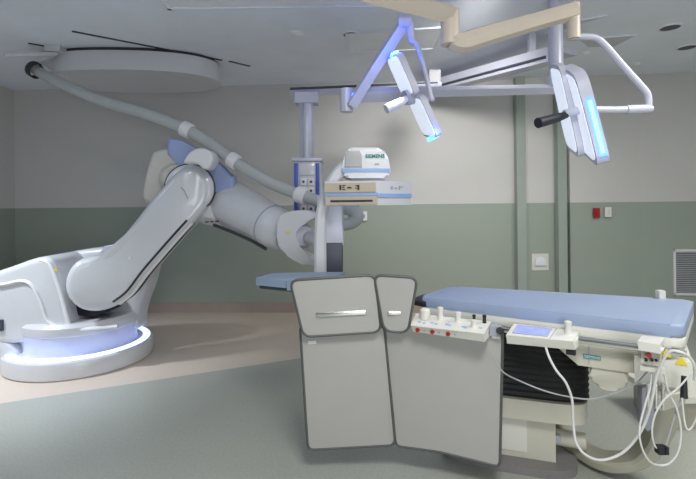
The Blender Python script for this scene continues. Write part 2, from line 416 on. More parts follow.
# ================================================================== ROBOT
RC = Vector((-2.66, 4.48, 0))
rob = thing('robotic_imaging_system', 'large white floor-mounted robot arm carrying a C-arm scanner, glowing base ring', 'medical robot', RC)
fb = obj('floor_ring', lathe([(0, 0), (.635, 0), (.65, .015), (.655, .12), (.645, .15), (.62, .165), (.60, .168), (.50, .168), (0, .168)], RC, 72), M_white, rob)
# left extension of the base plate
obj('base_extension', slab([(-60, 330), (-8, 338), (14, 345), (22, 372), (-10, 377), (-70, 377)], 4.05, .75, .03, ch=1), M_white, rob)
obj('light_ring', lathe([(.55, .166), (.622, .166), (.612, .176), (.56, .178), (.55, .166)], RC, 72), M_ring, rob)
tt = obj('turntable', lathe([(.505, .168), (.495, .19), (.505, .28), (.515, .33), (.515, .35), (0, .35)], RC, 72), M_drum, rob)
obj('platform', lathe([(0, .34), (.515, .34), (.525, .355), (.525, .42), (.50, .45), (0, .45)], RC, 72), M_white, rob)
# rear cheek rising behind the arm
obj('rear_cheek', pillow([(40, 335), (44, 268), (60, 254), (85, 249), (112, 247), (140, 253), (151, 262), (147, 283), (136, 312), (134, 337)], 4.5, .32, .06), M_white, rob)
# housing on the front left
hs = pillow([(-70, 345), (-70, 292), (0, 270), (36, 257), (49, 258), (55, 268), (61, 292), (68, 322), (72, 342), (0, 345)], 4.04, .62, .06)
hou = obj('motor_housing', hs, M_white, rob)
obj('seam', sweep(catmull([P(-60, 291, 4.045), P(0, 285, 4.045), P(22, 281, 4.045), P(33, 286, 4.045), P(42, 303, 4.045), P(48, 320, 4.045), P(60, 327, 4.045), P(80, 329, 4.045), P(118, 326, 4.1)], 6), .028, 10, 1, .6), M_whiteb, hou)
obj('edge_trim', sweep(catmull([P(40, 260, 4.06), P(50, 265, 4.05), P(58, 285, 4.05), P(64, 305, 4.05), P(69, 324, 4.05)], 6), .018, 10), M_whiteb, hou)
obj('connector', box(P(1, 325, 4.04), (.05, .04, .1), None, .01), M_dark, hou)
c = P(56, 270, 4.04); obj('warning_mark', cyl(c + Vector((0, .01, 0)), c + Vector((0, -.004, 0)), .012, 12), M_yellow, hou)
c = P(124, 254, 4.5); 
obj('top_bracket', slab([(100, 252), (104, 246), (118, 244), (124, 250), (122, 256)], 4.45, .2, .01), M_arm, rob)
# dark joint under the arm
obj('joint_gap', slab([(74, 300), (104, 298), (108, 312), (90, 318), (76, 315)], 4.2, .25, .01), M_black, rob)
# lower arm
def darm(x, y): return 4.0 + (x - 90) * .0022
la = pillow([(66, 300), (62, 287), (65, 272), (74, 261), (88, 257), (101, 256), (112, 246), (130, 225), (150, 199), (166, 181), (173, 173), (184, 166), (197, 166), (206, 174), (210, 189), (207, 203), (198, 216), (172, 243), (143, 277), (127, 297), (112, 308), (96, 313), (78, 311)], darm, .30, .07)
arm = obj('lower_arm', la, M_white, rob)
# grooves running up the side
edge = [(116, 305), (130, 294), (146, 273), (172, 243), (190, 223)]
for inn, yo, w in ((.040, .004, .011), (-.001, .13, .012)):
    pp = [P(x, y, darm(x, y)) + Vector((-.72, 0, .69)) * inn + Vector((0, yo, 0)) for x, y in edge]
    obj('groove', sweep(catmull(pp, 5), w, 10), M_groove, arm)
pp = [P(x, y, darm(x, y)) + Vector((0, .055, 0)) for x, y in edge]
obj('rib', sweep(catmull(pp, 5), .016, 10), M_whiteb, arm)
for x, y in ((163, 205), (118, 245), (130, 258)):
    c = P(x, y, darm(x, y)); obj('screw', cyl(c + Vector((0, .01, 0)), c + Vector((0, -.008, 0)), .013, 12), M_whiteb, arm)
# printed wordless mark
obj('printed_mark', sweep([P(177, 183, darm(180, 185) - .001), P(184, 190, darm(180, 185) - .001), P(188, 199, darm(180, 185) - .001)], .004, 6), M_sock, arm)
# shoulder rings: axis leaning right, towards the viewer
ax = Vector((-.12, 1, 0)); sc = P(193.5, 189, 4.46)
sh = obj('shoulder_joint', lathe([(0, -.2), (.19, -.2), (.225, -.18), (.23, -.16), (.23, .25), (0, .25)], sc, 48, ax), M_white, rob)
for z in (-.155, -.105):
    obj('ring', lathe([(.21, z - .011), (.237, z - .011), (.237, z + .011), (.21, z + .011), (.21, z - .011)], sc, 48, ax), M_groove, sh)
obj('shoulder_cap', pillow([(182, 163), (188, 152), (199, 147), (210, 150), (214, 158), (210, 167), (204, 170), (196, 163), (188, 163)], 4.02, .2, .03), M_whiteb, rob)
obj('blue_lit_bracket', slab([(167, 154), (168, 137), (182, 141), (204, 151), (220, 167), (234, 176), (232, 200), (224, 198), (216, 192), (206, 186), (186, 172), (176, 162)], 4.37, .14, .02), M_blue, rob)
cw = obj('counterweight', pillow([(140, 196), (149, 156), (156, 149), (176, 148), (184, 154), (182, 178), (176, 204), (164, 206), (147, 205)], 4.42, .2, .05), M_beigew, rob)
obj('inner_disc', lathe([(0, -.03), (.12, -.03), (.14, 0), (.14, .1), (0, .1)], P(176, 178, 4.36), 40, (-.5, .8, 0)), M_beigew, rob)
obj('lower_bell', lathe([(0, -.2), (.12, -.19), (.2, -.14), (.235, -.04), (.24, .1), (0, .1)], P(212, 206, 4.62), 40, (.25, .2, 1)), M_white, rob)
for k in range(3):
    obj('slot', box(P(207 + k * 5, 222 - k * .3, 4.41), (.03, .02, .012), None, .002), M_groove, rob)
# forearm
fp = catmull([P(212, 196, 4.75), P(230, 203, 4.58), P(252, 214, 4.36), P(274, 227, 4.16), P(288, 235, 4.06)], 6)
fa = obj('forearm', sweep(fp, [.20, .24, .225, .195, .195, .15], 32), M_white, rob)
obj('seam_ring', sweep([fp[17] , fp[17] + (fp[18] - fp[17]) * .25], .199, 36), M_sock, fa)
obj('under_gasket', sweep(catmull([P(214, 225, 4.4), P(232, 232, 4.3), P(250, 240, 4.22), P(266, 249, 4.12)], 5), .016, 8), M_groove, fa)
wr = obj('wrist_fork', slab([(276, 216), (290, 211), (306, 210), (318, 213), (318, 219), (306, 221), (297, 226), (293, 234), (296, 245), (305, 255), (318, 262), (319, 266), (312, 268), (298, 263), (284, 254), (276, 244)], 3.72, .3, .03, ch=1), M_white, rob)
obj('hub', lathe([(0, -.03), (.085, -.03), (.1, -.01), (.1, .1), (0, .1)], P(304, 236, 3.86), 32, (-.1, 1, 0)), M_arm, wr)
obj('hub_bearing', lathe([(0, -.05), (.045, -.05), (.055, -.03), (.055, .06), (0, .06)], P(310, 238, 3.78), 32, (-.1, 1, 0)), M_beigew, wr)
c = P(288, 232, 3.71); obj('warning_mark', cyl(c + Vector((0, .02, 0)), c + Vector((0, -.006, 0)), .012, 12), M_yellow, wr)
# wrist flange to C-arm
obj('flange', cyl(P(312, 238, 3.7), P(330, 242, 3.2), .055, 28, .01), M_white, rob)
# C-arm: flat band swept along an arc
cpts = [(321, 300), (321, 270), (321, 240), (322.5, 213), (328, 193), (337, 176), (350, 163)]
cpath = catmull([P(x, y, 3.07) for x, y in cpts], 6)
ca = bmesh.new()
def band(path, hw, ht):
    b = bmesh.new(); rings = []; n = len(path)
    for i in range(n):
        tdir = (path[min(i + 1, n - 1)] - path[max(i - 1, 0)]).normalized(); side = Vector((0, 1, 0)); nr = tdir.cross(side).normalized()
        w = hw if isinstance(hw, (int, float)) else hw[0] + (hw[1] - hw[0]) * i / (n - 1)
        rings.append([b.verts.new(path[i] + side * sx_ * w + nr * sy_ * ht) for sx_, sy_ in ((-1, -.6), (-.8, -1), (.8, -1), (1, -.6), (1, .6), (.8, 1), (-.8, 1), (-1, .6))])
    for i in range(n - 1):
        for k in range(8): b.faces.new((rings[i][k], rings[i][(k + 1) % 8], rings[i + 1][(k + 1) % 8], rings[i + 1][k]))
    b.faces.new(rings[0]); b.faces.new(rings[-1][::-1]); return b
carm = obj('c_arm', band(cpath, .10, .040), M_white, rob)
col = obj('detector_column', slab([(317, 196), (343, 196), (344, 246), (317, 246)], 3.05, .2, .012), M_arm, rob)
obj('slate_cover', slab([(319.5, 243), (342.5, 243), (343, 300), (319, 300)], 3.03, .22, .008), M_dark, rob)
# x-ray tube head
th = obj('tube_head', slab(rnd_poly([(342, 173), (343, 160), (348, 147.5), (380, 147.5), (388, 155), (391, 173), (387, 178), (346, 178)], 4, 3), 2.95, .26, .02, seg=3), M_whiteb, rob)
obj('grey_panel', slab([(344.5, 167), (345, 155), (348, 150.5), (360, 150.5), (362, 155), (362, 167)], 2.938, .03, .006), M_greyp, th)
obj('stripe', slab([(341.5, 172), (341.5, 168.5), (390, 168.5), (390.2, 172)], 2.94, .03, .002), M_lblue, th)
text_mesh('SIEMENS', .034, P(375, 156.3, 2.947), (1, 0, -.01), (0, 0, 1), M_teal, th, 'lettering', .002, .001)
obj('small_print', box(P(377, 164, 2.945), (.03, .006, .006), None, 0), M_sock, th)
obj('neck', slab([(350, 184), (351, 175), (384, 175), (387, 184)], 3.0, .2, .01), M_white, rob)
# detector: plan outline extruded up
def plan(pts, z0, z1): return [Vector((p.x, p.y, z0)) for p in pts], z1 - z0
A, B_, D_ = P(325, 190, 2.86), P(377, 190, 2.80), P(411, 190, 3.02)
E_ = P(360, 190, 3.2); F_ = P(322, 190, 3.12)
zt, zb = P(350, 181, 2.83).z, P(350, 205.5, 2.83).z
det = obj('detector', solid([Vector((p.x, p.y, zb)) for p in (A, B_, D_, E_, F_)], (0, 0, zt - zb), 0), M_white, rob, 20)
def fplate(x0, x1, y0, y1, m, name, off=.012, th_=.03):
    f0 = (x0 - 325) / 52; f1 = (x1 - 325) / 52
    a_ = A.lerp(B_, f0); b_ = A.lerp(B_, f1); n_ = Vector(((B_ - A).y, -(B_ - A).x, 0)).normalized()
    z0, z1 = P(350, y1, 2.83).z, P(350, y0, 2.83).z
    cs = [a_ + n_ * off, b_ + n_ * off, b_ - n_ * (th_ - off), a_ - n_ * (th_ - off)]
    return obj(name, hexa([Vector((v.x, v.y, z0)) for v in cs] + [Vector((v.x, v.y, z1)) for v in cs], .003, 1), m, det)
fplate(325, 376, 183, 192.2, M_tanp, 'control_strip')
fplate(326, 377.5, 196.8, 204.5, M_tanp, 'lower_strip', .014)
fplate(331, 373, 200, 202, M_groove, 'grip_slot', .018, .01)
fplate(325, 378, 193, 195.8, M_lblue, 'stripe', .006)
for x0, x1, y0, y1 in ((340, 342, 185, 190), (343, 346, 185, 186), (343, 346, 189, 190), (343, 345, 187, 188), (348, 352, 187, 188.5), (356, 358, 185.5, 186.5), (358, 360, 185, 190.3), (356, 357.5, 188, 189)):
    fplate(x0, x1, y0, y1, M_groove, 'symbol', .015, .008)
def splate(x0, x1, y0, y1, m, name, off=.01):
    f0 = (x0 - 377) / 34; f1 = (x1 - 377) / 34
    a_ = B_.lerp(D_, f0); b_ = B_.lerp(D_, f1); n_ = Vector(((D_ - B_).y, -(D_ - B_).x, 0)).normalized()
    z0, z1 = P(380, y1, 2.83).z, P(380, y0, 2.83).z
    cs = [a_ + n_ * off, b_ + n_ * off, b_ - n_ * .02, a_ - n_ * .02]
    return obj(name, hexa([Vector((v.x, v.y, z0)) for v in cs] + [Vector((v.x, v.y, z1)) for v in cs], .003, 1), m, det)
splate(377, 411, 193.5, 197.5, M_lblue, 'stripe', .008)
for x0, x1, y0, y1 in ((390, 392, 186, 189), (394, 396, 187, 188.5), (398, 399, 185.5, 189.5), (400, 402, 186, 187)):
    splate(x0, x1, y0, y1, M_sock, 'symbol', .005)

# ================================================================== service pendant
t = thing('service_pendant', 'white post with a blue edged socket panel hanging from a ceiling rail', 'pendant', P(307, 212, 4.2))
obj('rail', sweep([P(290, 92, 4.3), P(440, 85.5, 4.55)], .045, 4, 1.3, 1), M_arm, t, 20)
obj('rail_slot', sweep([P(290, 89.6, 4.26), P(438, 83.5, 4.51)], .02, 4), M_dark, t, 20)
obj('rail_hanger', slab([(429, 70), (441, 69), (441, 86), (429, 87)], 4.62, .12, .01), M_sockd, t)
c0 = P(307, 97, 4.3)
obj('bracket', box(c0 + Vector((0, 0, -.02)), (.22, .16, .10), None, .03, 3), M_arm, t)
obj('post', sweep([c0, P(307, 162, 4.3)], .066, 20), M_arm, t)
obj('post_channel', box((P(302, 130, 4.3) + Vector((0, -.05, 0))), (.03, .05, .55), None, .004), M_sock, t)
pb = obj('panel', slab([(293, 159.5), (320.5, 159.5), (321, 216), (293.5, 216)], 4.15, .22, .012), M_arm, t)
for x in (296, 317.5): obj('blue_edge', slab([(x - 1.9, 163), (x + 1.9, 163), (x + 1.9, 213), (x - 1.9, 213)], 4.135, .03, .004), M_sblue, pb)
obj('face', slab([(299, 163), (315, 163), (315, 175.5), (299, 175.5)], 4.14, .03, .004), M_white, pb)
for r in range(4):
    for x in (303.4, 311):
        so = obj('socket', slab(rnd_poly([(x - 3.2, 178 + r * 9), (x + 3.2, 178 + r * 9), (x + 3.2, 185.5 + r * 9), (x - 3.2, 185.5 + r * 9)], 1.5, 3), 4.137, .03, .003), M_whiteb, pb)
        c = P(x, 181.7 + r * 9, 4.13); obj('pin_hole', cyl(c, c + Vector((0, .02, 0)), .012, 12), M_dark, so)
obj('top_cap', slab([(291.5, 157.5), (322, 157.5), (322, 161), (291.5, 161)], 4.12, .28, .006), M_arm, t)

# ceiling beam
t = thing('ceiling_beam', 'long white beam rail with a dark slot running below the ceiling behind the lamps', 'beam', P(480, 76, 5.4))
a, b = P(412, 97, 5.9), P(556, 60, 4.2); b2 = a + (b - a) * .97
obj('beam', hexa([a + Vector((-.03, 0, 0)), b2 + Vector((-.03, 0, 0)), b2 + Vector((.12, .05, 0)), a + Vector((.12, .05, 0))] + [v + Vector((0, 0, .14)) for v in (a + Vector((-.03, 0, 0)), b2 + Vector((-.03, 0, 0)), b2 + Vector((.12, .05, 0)), a + Vector((.12, .05, 0)))], .008), M_arm, t)
obj('slot', sweep([a + Vector((-.04, 0, .045)), b2 + Vector((-.04, 0, .045))], .014, 8), M_dark, t)
for k in (.15, .85):
    p = a.lerp(b, k) + Vector((.045, 0, .08)); obj('hanger', box(((p.x), p.y, (p.z + H) / 2), (.06, .06, H - p.z), None, .004), M_arm, t)
obj('wide_track', hexa([v + Vector((.16, .1, .12)) for v in (a, b2, b2 + Vector((.2, .1, 0)), a + Vector((.2, .1, 0)))] + [v + Vector((.16, .1, .18)) for v in (a, b2, b2 + Vector((.2, .1, 0)), a + Vector((.2, .1, 0)))], .008), M_arm, t)

# ================================================================== surgical lamps
def led_plate(parent, name, cpx, d, L, W, T, a_img, nside, lean, face, rim, shear=.25):
    """plate: long axis along image direction a_img, wide axis mostly along depth, visible face on nside"""
    a = (a_img[0] * RV - a_img[1] * UV).normalized(); n = Vector((0, 1, 0)).cross(a).normalized()
    if n.x * nside < 0: n = -n
    n = (n * math.cos(lean) + Vector((0, -1, 0)) * math.sin(lean)).normalized(); w = n.cross(a).normalized()
    c = P(*cpx, d); R = Matrix((a, w, n)).transposed()
    prof = superell(L / 2, W / 2, 6, 48); prof = [(x + shear * y * (1 if w.y < 0 else -1), y) for x, y in prof]
    body = bevel(solid([c + R @ Vector((x, y, -T)) for x, y in prof], n * T), T * .3, 3, 60)
    o = obj(name, body, rim, parent)
    obj('lamp_face', solid([c + R @ Vector((x * .9, y * .88, -.002)) for x, y in prof], n * .006), face, o)
    return o, c, R, a, w, n
# --- lamp one (left) hung from the long boom
l1 = thing('surgical_lamp', 'surgical lamp with two narrow white panels on a blue lit folding arm, the left one', 'surgical lamp', P(412, 100, 3.2), 'surgical lamps')
obj('ceiling_post', sweep([Vector((P(556, 80, 3.7).x, 3.7, H)), P(556, 90, 3.7)], .058, 24), M_arm, l1)
obj('post_collar', lathe([(.06, -.05), (.08, -.04), (.08, .04), (.06, .05)], P(556, 82, 3.7), 24), M_arm, l1)
obj('horizontal_arm', sweep([P(556, 89, 3.7), P(430, 92, 3.55)], .042, 4, 1.25, 1), M_arm, l1, 20)
obj('horizontal_arm', sweep([P(430, 93, 3.55), P(343, 96, 3.42)], .056, 4, 1.25, 1), M_arm, l1, 20)
obj('knuckle', cyl(P(346, 89, 3.4), P(346.5, 112, 3.4), .048, 20, .01), M_arm, l1)
obj('blue_cap', cyl(P(354, 95, 3.33), P(354, 95, 3.36), .018, 12), M_led, l1)
obj('spring_arm', sweep([P(351, 106, 3.36), P(376, 66, 3.3), P(405, 22, 3.22)], .046, 4, 1.3, 1), M_arm, l1, 20)
obj('elbow', bevel(sweep([P(398, 21, 3.2), P(411, 21, 3.2)], .05, 16), .01, 2, 50), M_arm, l1)
obj('down_tube', sweep(catmull([P(410, 24, 3.2), P(412, 40, 3.2), P(417, 45, 3.2), P(425, 70, 3.2), P(431, 97, 3.2), P(434, 99, 3.2)], 5), [.03, .024, .02, .018, .018, .018], 12), M_arm, l1)
obj('yoke', sweep([P(434, 99, 3.2), P(418, 99, 3.25), P(410, 98, 3.25)], .018, 10), M_arm, l1)
p1 = led_plate(l1, 'upper_panel', (400, 76), 3.15, .31, .28, .04, (19, 43), -1, .10, M_lampface, M_arm)
p2 = led_plate(l1, 'lower_panel', (421.5, 117), 3.15, .31, .28, .04, (19, 43), -1, .10, M_lampface, M_arm)
obj('hub', lathe([(0, -.04), (.05, -.04), (.055, 0), (.05, .04), (0, .04)], P(409.5, 97, 3.14), 24, (-.9, -.3, -.2)), M_sock, l1)
obj('handle', sweep([P(407, 98, 3.12), P(401, 102, 3.05), P(386, 109, 3.02)], [.02, .03, .033], 18), M_arm, l1)
# blue lights
def glow(o, c, R, L, W, sgn, m, ln=.05, wd=.10):
    pts = R @ Vector((sgn * (L / 2 - .005), 0, -.025))
    return obj('status_light', box(c + pts, (.03, wd, .05), R, .01), m, o)
glow(p2[0], p2[1], p2[2], .33, .28, 1, M_led2, wd=.18); glow(p1[0], p1[1], p1[2], .31, .28, -1, M_led2, wd=.07)
for k in (-.10, -.07, -.04):
    o, c, R, a, w, n = p1; obj('indicator', box(c + R @ Vector((k, -.145, -.03)), (.018, .02, .02), R, .003), M_led, o)

# --- lamp two (right) on the tan arm
l2 = thing('surgical_lamp', 'surgical lamp with two tall speckled panels, a blue light bar and a black handle', 'surgical lamp', P(572, 110, 2.8), 'surgical lamps')
s0 = P(330, -24, 2.5)
obj('ceiling_post', sweep([Vector((s0.x, s0.y, H)), s0 + Vector((0, 0, -.06))], .075, 24), M_tan, l2)
obj('main_arm', sweep([s0, P(372, -6, 2.62), P(450, 14, 2.8)], .062, 4, 1.3, 1), M_tan, l2, 20)
obj('elbow', cyl(P(450, 10, 2.82), P(450, 45, 2.82), .058, 24, .01), M_tan, l2)
obj('spring_arm', sweep(catmull([P(450, 40, 2.82), P(462, 43, 2.83), P(482, 37, 2.85), P(530, 23, 2.9), P(573, 11, 2.95)], 6), [.05, .066, .066, .058, .058], 8, 1.2, 1), M_tan, l2, 25)
obj('elbow', cyl(P(573, 4, 2.95), P(573.5, 39, 2.95), .042, 24, .01, ), M_tan, l2)
obj('bent_tube', sweep(catmull([P(573, 37, 2.95), P(586, 37, 2.95), P(595, 38, 2.95), P(604, 44, 2.95), P(625, 68, 2.95), P(643, 88, 2.95), P(648, 96, 2.95), P(648.5, 109, 2.95)], 6), .0215, 14), M_arm, l2)
obj('cross_tube', sweep([P(651, 109, 2.95), P(615, 110, 2.92), P(584, 109.5, 2.86)], .024, 14), M_arm, l2)
obj('cross_sleeve', sweep([P(648, 109, 2.95), P(626, 109.8, 2.93)], .03, 14), M_arm, l2)
q1 = led_plate(l2, 'left_panel', (563.5, 109), 2.86, .58, .3, .035, (20, 92), -1, -.27, M_lampface, M_arm, .3)
q2 = led_plate(l2, 'right_panel', (577, 114), 2.72, .56, .34, .065, (24, 92), -1, -.25, M_lampface, M_arm, .4)
o, c, R, a, w, n = q2
sx_ = 1 if (R @ Vector((0, 1, 0))).y < 0 else -1
obj('light_bar', box(c + R @ Vector((.11, sx_ * .168, -.035)), (.31, .022, .022), R, .012, 3), M_led2, o)
obj('light_bar_glow', box(c + R @ Vector((.11, sx_ * .164, -.035)), (.34, .018, .042), R, .008, 3), M_led, o)
obj('hub', lathe([(0, -.04), (.022, -.04), (.026, 0), (.022, .05), (0, .05)], P(572, 112, 2.66), 24, (-1, -.1, -.2)), M_arm, l2)
hd = obj('handle', sweep([P(566, 115, 2.66), P(558, 117.5, 2.62), P(538, 123, 2.56)], [.02, .026, .03], 18), M_black, l2)

# ================================================================== PATIENT TABLE
O = Vector((.41, 2.63, 0)); U = Vector((.841, -.541, 0)); V = Vector((.541, .841, 0))
TR = Matrix((U, V, Vector((0, 0, 1)))).transposed()
def T(u, v, z): return O + U * u + V * v + Vector((0, 0, z))
tab = thing('patient_table', 'cream adjustable patient table with a black pleated column cover', 'table', T(.6, .1, 0))
cv = -(0.6 * .0)
cc_ = Vector((.933, 2.76, 0)); U2 = Vector((.949, -.316, 0)); V2 = Vector((.316, .949, 0))
def tb(c, s, z0, z1, bw=.01, seg=2, sup=None):
    pts = [c + U2 * x * s[0] + V2 * y * s[1] for x, y in ((-1, -1), (1, -1), (1, 1), (-1, 1))]
    return hexa([Vector((p.x, p.y, z0)) for p in pts] + [Vector((p.x, p.y, z1)) for p in pts], bw, seg)
def tsup(c, a, b, n, z0, z1, bw):
    return bevel(solid([Vector((0, 0, z0)) + c + U2 * x + V2 * y for x, y in superell(a, b, n, 48)], (0, 0, z1 - z0)), bw, 3, 60)
obj('base_plate', tsup(cc_ + U2 * .02 - V2 * .02, .38, .25, 4, 0, .045, .015), M_basep, tab)
ped = obj('pedestal', tb(cc_, (.28, .17), .04, .31, .02, 3), M_cream, tab)
obj('pedestal_panel', tb(cc_ - V2 * .172 - U2 * .02, (.15, .004), .08, .27, .002, 1), M_creamw, ped)
obj('foot_pipe', sweep([cc_ + U2 * .2 + Vector((0, -.06, .14)), cc_ + U2 * .42 + Vector((0, -.08, .14))], .045, 16), M_cream, tab)
obj('valve', cyl(cc_ + U2 * .29 - V2 * .12 + Vector((0, 0, .17)), cc_ + U2 * .29 - V2 * .16 + Vector((0, 0, .17)), .02, 14), M_sock, tab)
obj('skirt', tsup(cc_ + U2 * .07 - V2 * .02, .38, .205, 5, .285, .395, .02), M_cream, tab)
# bellows with pleats
bl = bmesh.new(); npl = 12
prof = []
for k in range(npl):
    z = .395 + k * .033
    for dz, s in ((0, .955), (.016, 1.0)):
        prof.append((z + dz, s * (1 if k < 6 else 1 - (k - 5) * .012)))
prof.append((.395 + npl * .033, .9))
rings = []
for z, s in prof:
    rings.append([bl.verts.new(cc_ + U2 * .08 + U2 * (x * s) + V2 * (y * s) + Vector((0, 0, z))) for x, y in superell(.385, .20, 5, 48)])
for i in range(len(rings) - 1):
    for k in range(48): bl.faces.new((rings[i][k], rings[i][(k + 1) % 48], rings[i + 1][(k + 1) % 48], rings[i + 1][k]))
bl.faces.new(rings[0]); bl.faces.new(rings[-1][::-1])
obj('bellows', bl, M_black, tab, 20)
# carriage beam
def uf(px): # table front-edge u seen at px
    r = (px - CX) / F; return (r * 2.63 - .41) / (.841 + .541 * r)
beam = obj('carriage', hexa([T(uf(576), .02, .70), T(1.24, .02, .71), T(1.24, .36, .71), T(uf(576), .36, .70), T(uf(545), .02, .81), T(1.24, .02, .825), T(1.24, .36, .825), T(uf(545), .36, .81)], .012, 3), M_cream, tab)
obj('seam', box(T(uf(587), .018, .76), (.004, .004, .09), TR), M_sock, beam)
# drop lobe
u0, u1 = uf(587), uf(626)
um = (u0 + u1) / 2; lob = [(u0, .715), (u1, .715)] + [(um + (u1 - um) * math.cos(k * PI / 14), .655 - .055 * math.sin(k * PI / 14)) for k in range(15)]
obj('lower_lobe', solid([T(u, .03, z) for u, z in lob], V * .16, .015, 2), M_cream, tab)
# table top rim under the mattress
topw = [(0.0, 0.0), (1.245, 0.0), (1.335, .668), (.04, .42)]
obj('table_top', solid([T(u, v, .85) for u, v in rnd_poly([(u, v - .005 if v < .1 else v + .01) for u, v in topw], .05, 4)], (0, 0, .045), .012, 2), M_creamw, tab)
obj('top_support', hexa([T(.15, .06, .81), T(1.25, .04, .82), T(1.25, .42, .82), T(.15, .34, .81), T(.15, .06, .855), T(1.25, .04, .855), T(1.25, .42, .855), T(.15, .34, .855)], .006), M_cream, tab)
obj('side_rail', sweep([T(.05, -.035, .835), T(1.25, -.03, .84)], .012, 8, 1, 1.3), M_chrome, tab)
for u in (.12, .62, 1.12): obj('rail_bracket', box(T(u, -.012, .835), (.03, .05, .02), TR, .003), M_sock, tab)
ep_ = obj('end_housing', hexa([T(1.06, -.05, .69), T(1.27, -.03, .69), T(1.27, .3, .69), T(1.06, .3, .69), T(1.06, -.05, .80), T(1.27, -.03, .81), T(1.27, .3, .81), T(1.06, .3, .80)], .02, 3), M_creamw, tab)
ls = box(T(uf(590), .016, .752), (.075, .006, .018), TR, .001, 1)
lp = obj('name_plate', ls, M_teal, tab)
text_mesh('SIEMENS', .018, T(uf(590), .0125, .752), U, (0, 0, 1), M_creamw, lp, 'lettering', .0005)
# warning triangles
for px, py, s in ((668.5, 363, .02), (683.5, 369, .022)):
    c = P(px, py, 1.84)
    u = (c - O).dot(U); zz = c.z; vv = -.052 + (u - 1.06) * .095
    tri = obj('warning_triangle', solid([T(u + x * s, vv - .002, zz + z * s) for x, z in ((-1, -.8), (1, -.8), (0, .95))], V * .003), M_yellow, ep_, 0)
    obj('warning_symbol', box(T(u, vv - .003, zz - .002), (.004, .002, .014), TR), M_black, tri) if px < 670 else None
# rods beneath the end
for px in (651, 659, 666):
    c = P(px, 372, 1.93); obj('support_rod', sweep([Vector((c.x, c.y + .02, .71)), Vector((c.x, c.y + .02, .60))], .008, 10), M_chrome, tab)
# grey housing and curved foot reaching to the floor
arcp = [(562, 430, 2.8), (570, 440, 2.72), (583, 450, 2.62), (600, 459, 2.52), (618, 462, 2.45), (634, 459, 2.42), (648, 448, 2.4), (658, 430, 2.4), (664, 408, 2.4), (668, 386, 2.4), (669, 366, 2.4)]
apath = catmull([P(*p) for p in arcp], 6)
ft = thing('curved_support', 'beige curved C shaped arm sweeping from behind the table base up to its right end', 'support arm', P(618, 468, 2.45))
b = bmesh.new(); rings = []
for i, p in enumerate(apath):
    tdir = (apath[min(i + 1, len(apath) - 1)] - apath[max(i - 1, 0)]).normalized(); sd = Vector((.25, .97, 0)); sd = (sd - tdir * sd.dot(tdir)).normalized(); nr = tdir.cross(sd)
    f = i / (len(apath) - 1); h = .030 + .045 * max(0, f - .5) * 2
    rings.append([b.verts.new(p + sd * x * .07 + nr * y * h) for x, y in ((-1, -.6), (-.8, -1), (.8, -1), (1, -.6), (1, .6), (.8, 1), (-.8, 1), (-1, .6))])
for i in range(len(rings) - 1):
    for k in range(8): b.faces.new((rings[i][k], rings[i][(k + 1) % 8], rings[i + 1][(k + 1) % 8], rings[i + 1][k]))
b.faces.new(rings[0]); b.faces.new(rings[-1][::-1])
obj('arc', b, M_cbeige, ft)
obj('grey_box', slab([(642, 388), (655, 386), (655, 428), (648, 432), (642, 424)], 2.3, .04, .006), M_sock, ft)
obj('beige_collar', slab([(651, 398), (684, 392), (684, 405), (664, 412), (652, 408)], 2.3, .14, .01), M_cream, ft)
# low beige cabinet behind at the right edge
t = thing('low_cabinet', 'low beige cabinet with pale top at the right edge behind the table end', 'cabinet', P(700, 441, 2.95))
zc = P(690, 394, 2.95)
obj('body', hexa([Vector((x, y, z)) for z in (.0, zc.z - .04) for x, y in ((2.08, 2.95), (2.9, 2.95), (2.9, 3.3), (2.08, 3.3))], .01), M_cbeige, t)
obj('top', hexa([Vector((x, y, z)) for z in (zc.z - .04, zc.z + .0) for x, y in ((2.03, 2.9), (2.95, 2.9), (2.95, 3.35), (2.03, 3.35))], .008), M_creamw, t)

# mattress
def mattress_bm():
    out = rnd_poly(topw, .05, 5)
    b = solid([T(u, v, .8955) for u, v in out], (0, 0, .058), .016, 4)
    return b
mb = mattress_bm()
bmesh.ops.triangulate(mb, faces=[f for f in mb.faces if len(f.verts) > 4])
mt = obj('mattress', mb, M_matt); tag(mt, 'long light blue vinyl mattress lying on the cream patient table', 'mattress')
obj('black_strap', solid([T(u, v, .9) for u, v in ((-.07, .01), (.03, -.02), (.09, .08), (.0, .2), (-.06, .2))], (0, 0, .03), .006, 2), M_black, mt)
# small cream block on far mattress edge
c = P(663, 297, 2.5)
tag(obj('clamp_block', bevel(box(Vector((c.x, c.y + .02, .955 + .018)), (.035, .035, .05)), .01, 3), M_creamw), 'small cream clamp block standing at the far right edge of the mattress', 'clamp')

# arm board
t = thing('arm_board', 'light blue padded arm board sticking out left behind the lead shield', 'arm board', P(290, 284, 2.75))
def quad3(pts, dz, bw, seg=3): return solid(pts, (0, 0, dz), bw, seg)
ab = [P(256, 283, 2.72), P(290, 287, 2.6), P(330, 287, 2.6), P(345, 275, 2.92), P(300, 275, 2.92), P(272, 276, 2.9)]
zz = 1.015
obj('pad', bevel(solid([Vector((p.x, p.y, zz)) for p in ab], (0, 0, .045)), .014, 3, 60), M_pad, t)
ab2 = [Vector((p.x, p.y, 0)) for p in ab]; cm = sum(ab2, Vector()) / 6
obj('tray', solid([Vector((p.x, p.y, zz - .022)) + (cm - p) * .08 * 1 for p in ab2], (0, 0, .02), .004, 1), M_dark, t)
obj('sleeve', box(P(291, 285, 2.6) + Vector((.0, .02, .0)), (.045, .06, .06), None, .012), M_pad, t)

